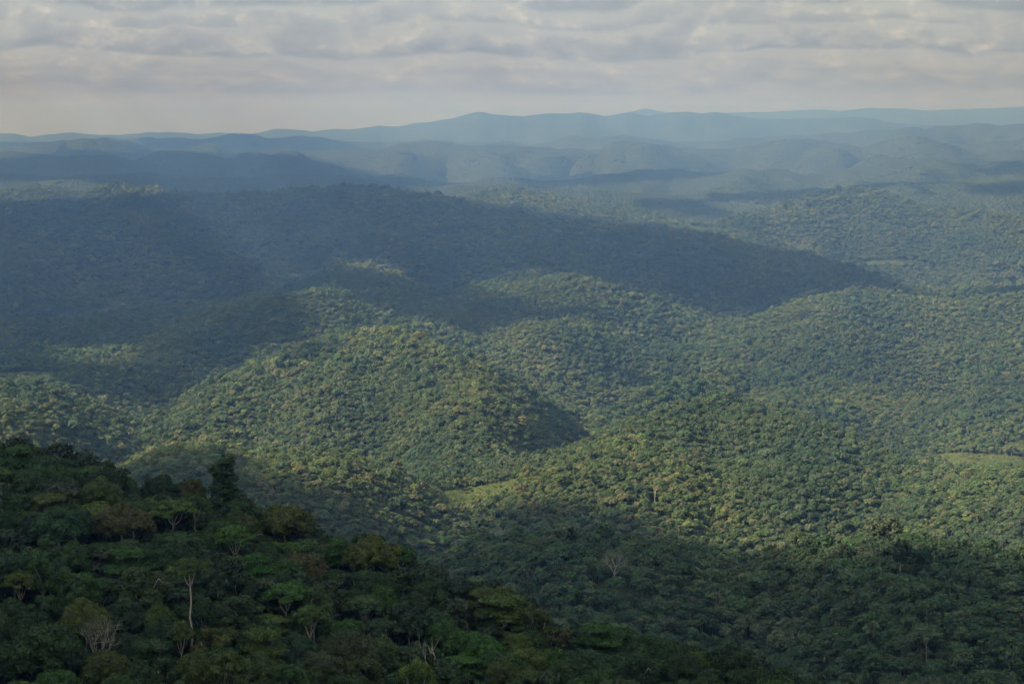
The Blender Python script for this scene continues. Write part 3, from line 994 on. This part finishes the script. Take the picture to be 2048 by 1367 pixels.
HILL_MARKS = [
    (1230, 1096, 66, 17, 'bare', 'grey', (880, 1010), 'grey leafless tree with fan-shaped crown on the dark hill beyond the ridge'),
    (1420, 1239, 68, 17, 'umbrella', 'mid green', (640, 760), 'flat green umbrella tree with pale trunk just beyond the ridge’s right end'),
    (1321, 1240, 36, 17, 'umbrella', 'olive', (640, 760), 'narrow olive umbrella tree with many pale stems left of the flat umbrella'),
    (1503, 1243, 22, 13, 'fork', 'pale', (640, 800), 'white dead forked tree right of the flat green umbrella tree'),
    (1566, 1222, 24, 13, 'umbrella', 'yellow-green', (680, 820), 'tiny pale yellow flat-topped tree right of the white dead forked tree'),
    (1365, 1196, 32, 14, 'umbrella', 'yellow-green', (700, 860), 'small yellow-green umbrella tree standing above the flat green umbrella tree'),
    (1440, 1163, 18, 13, 'fork', 'pale', (760, 900), 'pale twisted leafless tree in the saddle of the dark hill'),
    (1310, 968, 14, 19, 'fork', 'pale', (1900, 2250), 'pale slim bare trunk on the shaded face of the sunlit hill'),
    (1750, 838, 28, 17, 'bare', 'pale', (2500, 3000), 'white leafless tree on the hazy slope behind the sunlit hill'),
    (1265, 866, 20, 16, 'bare', 'pale', (2050, 2450), 'pale leafless tree near the left shoulder of the sunlit hill'),
    (1075, 905, 14, 15, 'bare', 'pale', (1900, 2250), 'pale bare branches at the left foot of the sunlit hill above the clearing'),
    (1800, 1066, 44, 17, 'ragged', 'dark green', (880, 930), 'tall dark tree on the top of the dark hill at the right'),
    (1848, 1064, 34, 15, 'dome', 'dark green', (880, 930), 'smaller dark round tree on the hilltop just right of the tall dark one'),
]


def top_to_ground(u, v, H, rng):
    Ys = np.linspace(rng[0], rng[1], 160)
    t = (u - CX) / FPX / math.cos(PITCH)
    best = None
    for Y in Ys:
        X = t * Y
        for _ in range(3):                       # the column's slope depends a little on v
            Z = float(terrain(np.array([X]), np.array([Y]))[0])
            uu, vv = project(X, Y, Z + H)
            X += (u - uu) / FPX * Y
        e = abs(vv - v)
        if best is None or e < best[0]:
            best = (e, X, Y, Z, vv)
    return best


def jitter_tint(name, rng):
    c = np.array(TINT[name]) * (1.02, 1.20, 0.60)
    return tuple(np.clip(c * rng.uniform(0.8, 1.2) * rng.uniform(0.9, 1.1, 3), 0, 1)) + (1.0,)


def add_tree(kind, variant, X, Y, Z, sx, sz, rot, tint, label, group, rng, tilt=0.0):
    tm, cm, H, R = NEAR[kind][variant]
    root = link(bpy.data.objects.new(NAME[kind], None))
    root.empty_display_size = 2.0
    root.location = (X, Y, Z)
    root.rotation_euler = (rng.normal() * tilt, rng.normal() * tilt, rot)
    root.scale = (sx, sx, sz)
    root['label'] = label
    root['category'] = 'tree'
    root['group'] = group
    o = link(bpy.data.objects.new('trunk', tm), root)
    if cm is not None:
        c = link(bpy.data.objects.new('crown', cm), root)
        c.color = jitter_tint(tint, rng)
    return root


rngt = np.random.default_rng(21)
placed = []                       # X, Y, crown radius, u, v of the crown centre
marks = []
for (u, v, wpx, H, kind, tint, yr, label, short) in LANDMARKS:
    e, X, Y, Z, vv = top_to_ground(u, v, H, yr)
    var = int(rngt.integers(len(NEAR[kind])))
    H0, R0 = NEAR[kind][var][2:]
    Hn = H + (vv - v) / FPX * Y            # make the top meet its place without leaving the ground
    Hn = float(np.clip(Hn, H * 0.75, H * 1.35))
    rad = wpx / 2 / FPX * Y
    add_tree(kind, var, X, Y, Z, rad / R0 if kind not in ('snag',) else 1.0, Hn / H0, rngt.uniform(0, 2 * pi), tint, label, GROUP['near'], rngt)
    placed.append((X, Y, rad * (0.8 if kind not in ('snag', 'fork') else 0.3)))
    marks.append((u, v + 30, short))
hill_used = []
for (u, v, wpx, H, kind, tint, yr, label) in HILL_MARKS:
    e, X, Y, Z, vv = top_to_ground(u, v, H, yr)
    var = int(rngt.integers(len(NEAR[kind])))
    H0, R0 = NEAR[kind][var][2:]
    Hn = float(np.clip(H + (vv - v) / FPX * Y, H * 0.8, H * 1.3))
    rad = wpx / 2 / FPX * Y
    add_tree(kind, var, X, Y, Z, rad / R0, Hn / H0, rngt.uniform(0, 2 * pi), tint, label, GROUP['hill'], rngt)
    hill_used.append((X, Y, max(rad, 3.0)))

# the other crowns of the foreground ridge
SP = ['dome', 'broad', 'umbrella', 'layered', 'ragged', 'cone']
SP_P = np.array([0.42, 0.18, 0.09, 0.10, 0.18, 0.03])
TN = ['dark green', 'mid green', 'bright green', 'olive', 'golden olive', 'rusty brown', 'bluish green', 'greyish green', 'yellow-green', 'grey']
TN_P = np.array([0.30, 0.28, 0.06, 0.17, 0.05, 0.025, 0.03, 0.06, 0.02, 0.005])
TN_P /= TN_P.sum()
cands = []
P = np.array([p[:3] for p in placed])
cr_rng = np.random.default_rng(5)
acc = P.copy()
extra = []
for _ in range(26000):
    Y = cr_rng.uniform(296, 470)
    X = cr_rng.uniform(-0.30, 0.20) * Y
    kind = SP[cr_rng.choice(len(SP), p=SP_P)]
    rad = {'dome': 3.9, 'broad': 4.8, 'umbrella': 4.2, 'layered': 3.9, 'ragged': 3.7, 'cone': 3.2}[kind] * cr_rng.uniform(0.85, 1.4)
    d2 = (acc[:, 0] - X) ** 2 + (acc[:, 1] - Y) ** 2
    if np.any(d2 < ((acc[:, 2] + rad) * 0.66) ** 2):
        continue
    Z = float(terrain(np.array([X]), np.array([Y]))[0])
    H = {'dome': 14.0, 'broad': 14.0, 'umbrella': 14.5, 'layered': 14.5, 'ragged': 16.0, 'cone': 13.0}[kind] * cr_rng.uniform(0.78, 1.12)
    u, v = project(X, Y, Z + H)
    if not (-70 < u < 2100 and v < 1440):
        continue
    if bool(hidden(np.array([X]), np.array([Y]), np.array([Z + H]), 0.0)[0]) and Y > 440:
        continue
    # keep the sight line to the landmarks' crowns open
    acc = np.vstack([acc, [X, Y, rad]])
    extra.append([X, Y, Z, rad, H, kind, u, v])
blocked = []
for i, (X, Y, Z, rad, H, kind, u, v) in enumerate(extra):
    for (lu, lv, wpx, LH, lk, lt, yr, ll, ls), (lx, ly, lr) in zip(LANDMARKS, placed):
        if Y < ly and abs(u - lu) < wpx * 0.5 + rad / Y * FPX * 0.6 and v < lv + 0.55 * wpx:
            # a nearer crown would cover a landmark: keep it lower
            need = (lv + 0.62 * wpx - v) / FPX * Y
            extra[i][4] = H = max(6.5, H - need)
            u, v = project(X, Y, Z + H)
    # and never stand far above the crest line
    cl_v = np.interp(u, *np.array(RIDGES[0][0], float).T)
    if v < cl_v - 16:
        extra[i][4] = H = max(6.0, H - (cl_v - 16 - v) / FPX * Y)
    extra[i][6:] = project(X, Y, Z + H)
extra.sort(key=lambda e: -(e[3] / e[1]))
inview = [e for e in extra if -30 < e[6] < 2070 and e[7] < 1375]
rest = [e for e in extra if e not in inview]
KEEP = 300 - len(LANDMARKS) - len(HILL_MARKS)
chosen, spill = inview[:KEEP], inview[KEEP:]

ORD = ['', 'second', 'third', 'fourth', 'fifth', 'sixth', 'seventh', 'eighth', 'ninth', 'tenth', 'eleventh', 'twelfth']


def direction(du, dv):
    a = math.degrees(math.atan2(-dv, du)) % 360
    return ['right of', 'above and right of', 'above', 'above and left of', 'left of', 'below and left of', 'below', 'below and right of'][int(((a + 22.5) % 360) // 45)]


lab = []
for e in chosen:
    X, Y, Z, rad, H, kind, u, v = e
    k = fbm(np.array([X / 60.0]), np.array([Y / 60.0]), 2, 333)[0]
    p = TN_P.copy()
    p[0] *= math.exp(-2 * k); p[3] *= math.exp(2 * k); p[4] *= math.exp(2.5 * k)
    tint = TN[cr_rng.choice(len(TN), p=p / p.sum())]
    mk = min(marks, key=lambda m: math.hypot(m[0] - u, (m[1] - v - 25) * 1.2))
    lab.append((tint, SHAPE_WORD[kind], direction(u - mk[0], v + 25 - mk[1]), mk[2], math.hypot(u - mk[0], v + 25 - mk[1])))
ranks = {}
for i in sorted(range(len(lab)), key=lambda i: lab[i][4]):
    ranks.setdefault(lab[i][:4], []).append(i)
labels = {}
for key, ids in ranks.items():
    for r, i in enumerate(ids):
        o = 'nearest ' if len(ids) > 1 and r == 0 else (ORD[min(r, 11)] + ' nearest ' if r else '')
        labels[i] = f'{o}{key[0]} {key[1]} tree {key[2]} {key[3]}'
for i, (X, Y, Z, rad, H, kind, u, v) in enumerate(chosen):
    var = int(cr_rng.integers(len(NEAR[kind])))
    H0, R0 = NEAR[kind][var][2:]
    add_tree(kind, var, X, Y, Z, rad / R0, H / H0, cr_rng.uniform(0, 2 * pi), lab[i][0], labels[i], GROUP['near'], cr_rng, 0.03)

# ------------------------------------------------------------------ clearings
FIELDS = [
    [(878, 984), (960, 974), (1010, 964), (1038, 957), (1030, 978), (1005, 998), (965, 1016), (930, 1026), (878, 1029)],
    [(1875, 910), (1925, 906), (1985, 911), (2100, 918), (2100, 956), (1985, 950), (1925, 944), (1885, 936)],
    [(1990, 902), (2020, 886), (2060, 874), (2110, 868), (2110, 902), (2050, 908)],
    [(1705, 532), (1740, 524), (1790, 520), (1835, 524), (1820, 532), (1760, 536)],
    [(-60, 754), (30, 744), (105, 744), (125, 756), (60, 768), (-60, 772)],
]


def sight_hit(u, v, y0=700.0):
    t, sl = slopes(u, v)
    Y = np.exp(np.linspace(math.log(y0), math.log(20000), 4000))
    below = terrain(t * Y, Y) > sl * Y
    return float(Y[np.argmax(below)]) if below.any() else None


FIELDS = [(p, (min(h) * 0.97, max(h) * 1.03)) for p in FIELDS
          for h in [[q for q in (sight_hit(u, v) for u, v in p) if q]] if h]


def in_field(X, Y, Zg):
    u, v = project(X, Y, Zg)
    r = np.zeros(X.shape, bool)
    for p, (a, b) in FIELDS:
        r |= inside(p, u, v) & (Y > a) & (Y < b)
    return r


for p, (ya, yb) in FIELDS:
    us = np.array(p)[:, 0]
    step = 5.0 if ya < 3000 else 12.0
    xs = np.arange((us.min() - CX) / FPX * yb * 1.02 - 20 if us.min() < CX else (us.min() - CX) / FPX * ya * 0.98 - 20,
                   (us.max() - CX) / FPX * yb * 1.02 + 20 if us.max() > CX else (us.max() - CX) / FPX * ya * 0.98 + 20, step)
    ys = np.arange(ya, yb, step)
    X, Y = np.meshgrid(xs, ys, indexing='ij')
    Zg = terrain(X, Y)
    u, v = project(X, Y, Zg)
    on = inside(p, u, v)
    if on.sum() < 6:
        continue
    n, k = X.shape
    idx = np.arange(n * k).reshape(n, k)
    cellon = on[:-1, :-1] | on[1:, :-1] | on[1:, 1:] | on[:-1, 1:]
    q = np.stack([idx[:-1, :-1], idx[1:, :-1], idx[1:, 1:], idx[:-1, 1:]], -1)[cellon]
    used, inv = np.unique(q, return_inverse=True)
    Zf = Zg + 1.2 + 0.7 * fbm(X / 7.0, Y / 7.0, 2, 77)
    mb = MB()
    mb.add(np.stack([X, Y, Zf], -1).reshape(-1, 3)[used], inv.reshape(q.shape))
    o = link(bpy.data.objects.new('field', mb.mesh('field', [M_FIELD], True)))
    o['kind'] = 'structure'

# ------------------------------------------------------------------ the forest mass: one object, instanced crowns
proto_col = bpy.data.collections.new('forest_prototypes')
PROTO = []


def add_proto(mb, mats, kind):
    o = bpy.data.objects.new('forest_tree.%03d' % len(PROTO), mb.mesh('forest_tree', mats))
    proto_col.objects.link(o)
    PROTO.append(kind)


for kind, cnt in (('dome', 4), ('broad', 2), ('umbrella', 3), ('layered', 3), ('ragged', 4), ('cone', 1), ('palm', 1), ('bare', 1), ('bush', 2)):
    for k in range(cnt):
        tr, cr, H, R = make_tree(kind, 900 + 17 * k + len(kind), size=0.62, dens=0.62, lod=1)
        mb = MB()
        mb.join(cr, 0)
        mb.join(tr, 1)
        add_proto(mb, [M_LEAF_F, M_BARK if kind != 'bare' else M_PALE], kind)
N_TREE = len(PROTO)


def canopy_patch(seed):
    """a piece of distant canopy, 42 m across: crowns side by side"""
    rng = np.random.default_rng(seed)
    mb = MB()
    for gx in np.arange(-21, 21, 6.5):
        for gy in np.arange(-21, 21, 6.5):
            x, y = gx + rng.uniform(0, 6), gy + rng.uniform(0, 6)
            r = rng.uniform(3.0, 5.6)
            h = rng.uniform(8.5, 14.5)
            v, f = ICO1
            w = v * (0.82 + 0.36 * rng.random((len(v), 1)))
            mb.add(np.array([x, y, h - 2.5]) + w * [r, r, 3.4], f)
            leaves(mb, rng, (x, y, h - 2.5), (r, r, 3.4), 16, 1.3, -0.1)
    return mb


for k in range(5):
    add_proto(canopy_patch(500 + k), [M_LEAF_F], 'patch')

fr = np.random.default_rng(99)
pts = []
F_TINT = np.array([(0.036, 0.060, 0.022), (0.050, 0.078, 0.030), (0.070, 0.088, 0.040), (0.086, 0.094, 0.048), (0.045, 0.072, 0.036), (0.084, 0.094, 0.052), (0.068, 0.072, 0.038)])
F_TP = np.array([0.20, 0.26, 0.21, 0.13, 0.15, 0.03, 0.02])


def scatter(y0, y1, step, margin, tmax=0.30):
    ys = np.arange(y0, y1, step)
    rows = []
    for j, y in enumerate(ys):
        xs = np.arange(-tmax * y - 30, tmax * y + 30, step) + (step / 2 if j % 2 else 0)
        rows.append(np.stack([xs, np.full(xs.shape, y)], -1))
    p = np.concatenate(rows)
    p += fr.uniform(-0.42, 0.42, p.shape) * step
    Z = terrain(p[:, 0], p[:, 1])
    keep = ~hidden(p[:, 0], p[:, 1], Z + 18, margin) & ~in_field(p[:, 0], p[:, 1], Z)
    return p[keep, 0], p[keep, 1], Z[keep]


tree_idx = {k: [i for i, kk in enumerate(PROTO) if kk == k] for k in set(PROTO)}
F_SP = [('dome', 0.48), ('broad', 0.12), ('umbrella', 0.06), ('layered', 0.05), ('ragged', 0.22), ('cone', 0.02), ('palm', 0.035), ('bare', 0.015)]
for (y0, y1, step, margin, base) in ((480, 1350, 5.0, 0.012, 0.62), (1350, 2800, 4.6, 0.008, 0.53), (2800, 4800, 5.9, 0.005, 0.68), (4800, 8000, 9.0, 0.003, 1.0)):
    X, Y, Z = scatter(y0, y1, step, margin)
    for (hx, hy, hr) in hill_used:
        k = np.hypot(X - hx, Y - hy) > hr + 1.5
        # nothing tall right in front of a tree one can tell apart
        k &= ~((Y < hy) & (Y > hy - 16) & (np.abs(X - hx * Y / hy) < hr + 2.0))
        X, Y, Z = X[k], Y[k], Z[k]
    n = len(X)
    kinds = fr.choice(len(F_SP), n, p=np.array([w for _, w in F_SP]) / sum(w for _, w in F_SP))
    lone = fbm(X / 160.0, Y / 160.0, 3, 606)
    proto = np.zeros(n, int)
    for i, (kname, _) in enumerate(F_SP):
        sel = np.where(kinds == i)[0]
        proto[sel] = fr.choice(tree_idx[kname], len(sel))
    s = base * np.clip(np.exp(fr.normal(-0.03, 0.23, n)), 0.55, 1.7) * (1 + 0.22 * lone)
    big = fr.random(n) < 0.05
    s = np.where(big, s * 1.45, s)
    sz = s * fr.uniform(0.82, 1.18, n)
    pts.append(dict(X=X, Y=Y, Z=Z - 0.3, s=s, sz=sz, rx=fr.normal(0, 0.04, n), ry=fr.normal(0, 0.04, n), rz=fr.uniform(0, 2 * pi, n), proto=proto))
X, Y, Z = scatter(8000, 18500, 36.0, 0.0014)
e = 25.0
gx = (terrain(X + e, Y) - terrain(X - e, Y)) / (2 * e)
gy = (terrain(X, Y + e) - terrain(X, Y - e)) / (2 * e)
n = len(X)
hs = canopy_height(Y) / 13.0
pts.append(dict(X=X, Y=Y, Z=Z - 1.0, s=fr.uniform(0.95, 1.15, n), sz=fr.uniform(0.85, 1.15, n) * hs, rx=np.arctan(gy), ry=-np.arctan(gx), rz=np.zeros(n),
                proto=fr.choice(tree_idx['patch'], n)))
# low scrub and crop rows in the clearings
for p, (ya, yb) in FIELDS:
    us = np.array(p)[:, 0]
    st = 3.4 if ya < 3000 else 7.0
    gx0, gx1 = sorted([(us.min() - CX) / FPX * ya, (us.min() - CX) / FPX * yb])[0] - 10, sorted([(us.max() - CX) / FPX * ya, (us.max() - CX) / FPX * yb])[1] + 10
    X, Y = [a.ravel() for a in np.meshgrid(np.arange(gx0, gx1, st), np.arange(ya, yb, st * 1.3), indexing='ij')]
    X = X + fr.uniform(-0.35, 0.35, X.shape) * st
    Y = Y + fr.uniform(-0.3, 0.3, Y.shape) * st
    Z = terrain(X, Y)
    u, v = project(X, Y, Z)
    k = inside(p, u, v) & (fr.random(X.shape) < 0.75)
    X, Y, Z = X[k], Y[k], Z[k]
    n = len(X)
    s = fr.uniform(0.22, 0.5, n) * st / 3.4 * np.where(fr.random(n) < 0.04, 2.2, 1.0)
    pts.append(dict(X=X, Y=Y, Z=Z + 0.6, s=s, sz=s * 0.8, rx=np.zeros(n), ry=np.zeros(n), rz=fr.uniform(0, 2 * pi, n), proto=fr.choice(tree_idx['bush'], n)))
# understorey that closes the gaps on the foreground ridge, and crowns too small or too far aside to stand alone
ux, uy = fr.uniform(-0.31, 0.22, 5200), fr.uniform(286, 475, 5200)
ux = ux * uy
uz = terrain(ux, uy)
n = len(ux)
pts.append(dict(X=ux, Y=uy, Z=uz - 0.3, s=fr.uniform(0.7, 1.35, n), sz=fr.uniform(0.7, 1.6, n), rx=fr.normal(0, 0.1, n), ry=fr.normal(0, 0.1, n), rz=fr.uniform(0, 2 * pi, n),
                proto=fr.choice(tree_idx['bush'], n)))
left = rest + spill
if left:
    A = np.array([[e[0], e[1], e[2], e[3], e[4]] for e in left])
    n = len(A)
    pts.append(dict(X=A[:, 0], Y=A[:, 1], Z=A[:, 2], s=A[:, 3] / 5.0, sz=A[:, 4] / 15.0, rx=np.zeros(n), ry=np.zeros(n), rz=fr.uniform(0, 2 * pi, n),
                    proto=fr.choice(tree_idx['dome'] + tree_idx['layered'], n)))
A = {k: np.concatenate([p[k] for p in pts]) for k in pts[0]}
n = len(A['X'])
regional = fbm(A['X'] / 420.0, A['Y'] / 420.0, 3, 808)[:, None]
ti = fr.choice(len(F_TINT), n, p=F_TP)
tint = F_TINT[ti] * fr.uniform(0.75, 1.25, (n, 1)) * fr.uniform(0.95, 1.05, (n, 3)) * (1 + 0.25 * regional)
stand = fbm(A['X'] / 170.0 + 40, A['Y'] / 230.0, 3, 818)[:, None]
tint = tint * (1 + stand * np.array([[0.55, 0.32, 0.05]]))
bright = fr.random(n) < 0.005
tint[bright] = np.array([0.09, 0.13, 0.03])
tint[A['proto'] == tree_idx['palm'][0]] *= 1.35
bushes = np.isin(A['proto'], tree_idx['bush'])
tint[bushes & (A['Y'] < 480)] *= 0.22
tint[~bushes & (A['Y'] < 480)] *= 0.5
tint[bushes & (A['Y'] > 480)] = np.array([0.070, 0.085, 0.030]) * fr.uniform(0.7, 1.2, (int((bushes & (A['Y'] > 480)).sum()), 1))
pat = A['proto'] >= N_TREE
tint[pat] = (tint[pat] * 0.35 + 0.65 * np.array([0.052, 0.074, 0.038])) * 0.5  # far canopy darkened in colour for the self-shadow its lumps lack
# nearer hills: shade put into the forest tint, with a slightly greener tone
near_shade = np.clip(1.2 - (A['Y'] - 700) / 520.0, 0, 1)[:, None]
tint = tint * (1 - np.array([0.52, 0.40, 0.50]) * near_shade) * np.array([1.26, 1.26, 0.98])
me = bpy.data.meshes.new('forest')
me.vertices.add(n)
me.vertices.foreach_set('co', np.stack([A['X'], A['Y'], A['Z']], -1).astype(np.float32).ravel())
at = me.attributes.new('proto', 'INT', 'POINT')
at.data.foreach_set('value', A['proto'].astype(np.int32))
at = me.attributes.new('rot', 'FLOAT_VECTOR', 'POINT')
at.data.foreach_set('vector', np.stack([A['rx'], A['ry'], A['rz']], -1).astype(np.float32).ravel())
at = me.attributes.new('scl', 'FLOAT_VECTOR', 'POINT')
at.data.foreach_set('vector', np.stack([A['s'], A['s'], A['sz']], -1).astype(np.float32).ravel())
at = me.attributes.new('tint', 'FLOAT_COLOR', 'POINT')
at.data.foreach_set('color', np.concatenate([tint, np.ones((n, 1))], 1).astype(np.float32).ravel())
me.update()
forest = link(bpy.data.objects.new('forest', me))
forest['kind'] = 'stuff'
forest['label'] = 'dense rainforest canopy covering the hills behind the foreground ridge'
forest['category'] = 'forest'
ng = bpy.data.node_groups.new('forest', 'GeometryNodeTree')
ng.interface.new_socket('Geometry', in_out='INPUT', socket_type='NodeSocketGeometry')
ng.interface.new_socket('Geometry', in_out='OUTPUT', socket_type='NodeSocketGeometry')
gi, go = ng.nodes.new('NodeGroupInput'), ng.nodes.new('NodeGroupOutput')
ci = ng.nodes.new('GeometryNodeCollectionInfo')
ci.inputs['Collection'].default_value = proto_col
ci.inputs['Separate Children'].default_value = True
ci.inputs['Reset Children'].default_value = True
ip = ng.nodes.new('GeometryNodeInstanceOnPoints')
ip.inputs['Pick Instance'].default_value = True


def named(nm, typ):
    nd = ng.nodes.new('GeometryNodeInputNamedAttribute')
    nd.data_type = typ
    nd.inputs['Name'].default_value = nm
    return nd.outputs['Attribute']


ng.links.new(gi.outputs[0], ip.inputs['Points'])
ng.links.new(ci.outputs[0], ip.inputs['Instance'])
ng.links.new(named('proto', 'INT'), ip.inputs['Instance Index'])
ng.links.new(named('rot', 'FLOAT_VECTOR'), ip.inputs['Rotation'])
ng.links.new(named('scl', 'FLOAT_VECTOR'), ip.inputs['Scale'])
ng.links.new(ip.outputs[0], go.inputs[0])
md = forest.modifiers.new('forest', 'NODES')
md.node_group = ng

# ------------------------------------------------------------------ haze: one closed box of thin air round camera, hills and forest
HAZE_DENSITY = 1.12e-4


def build_haze():
    m, t, out = new_mat('haze')
    pv = t.add('ShaderNodeVolumePrincipled', {'Color': (0.27, 0.52, 1.0, 1), 'Absorption Color': (1, 1, 1, 1), 'Density': HAZE_DENSITY, 'Anisotropy': 0.68})
    t.l.new(pv.outputs[0], out.inputs['Volume'])
    x, y0, y1, z0, z1 = 19000.0, -800.0, 28600.0, Z_MIN - 1.0, max(Z_MAX + 25.0, 30.0)
    V = [(sx * x, yy, zz) for zz in (z0, z1) for (sx, yy) in ((-1, y0), (1, y0), (1, y1), (-1, y1))]
    F = [(3, 2, 1, 0), (4, 5, 6, 7), (0, 1, 5, 4), (1, 2, 6, 5), (2, 3, 7, 6), (3, 0, 4, 7)]
    mb = MB()
    mb.add(V, F)
    o = link(bpy.data.objects.new('haze', mb.mesh('haze', [m])))
    o['kind'] = 'stuff'
    o['label'] = 'pale blue haze filling the air between the hills'
    o['category'] = 'haze'


build_haze()
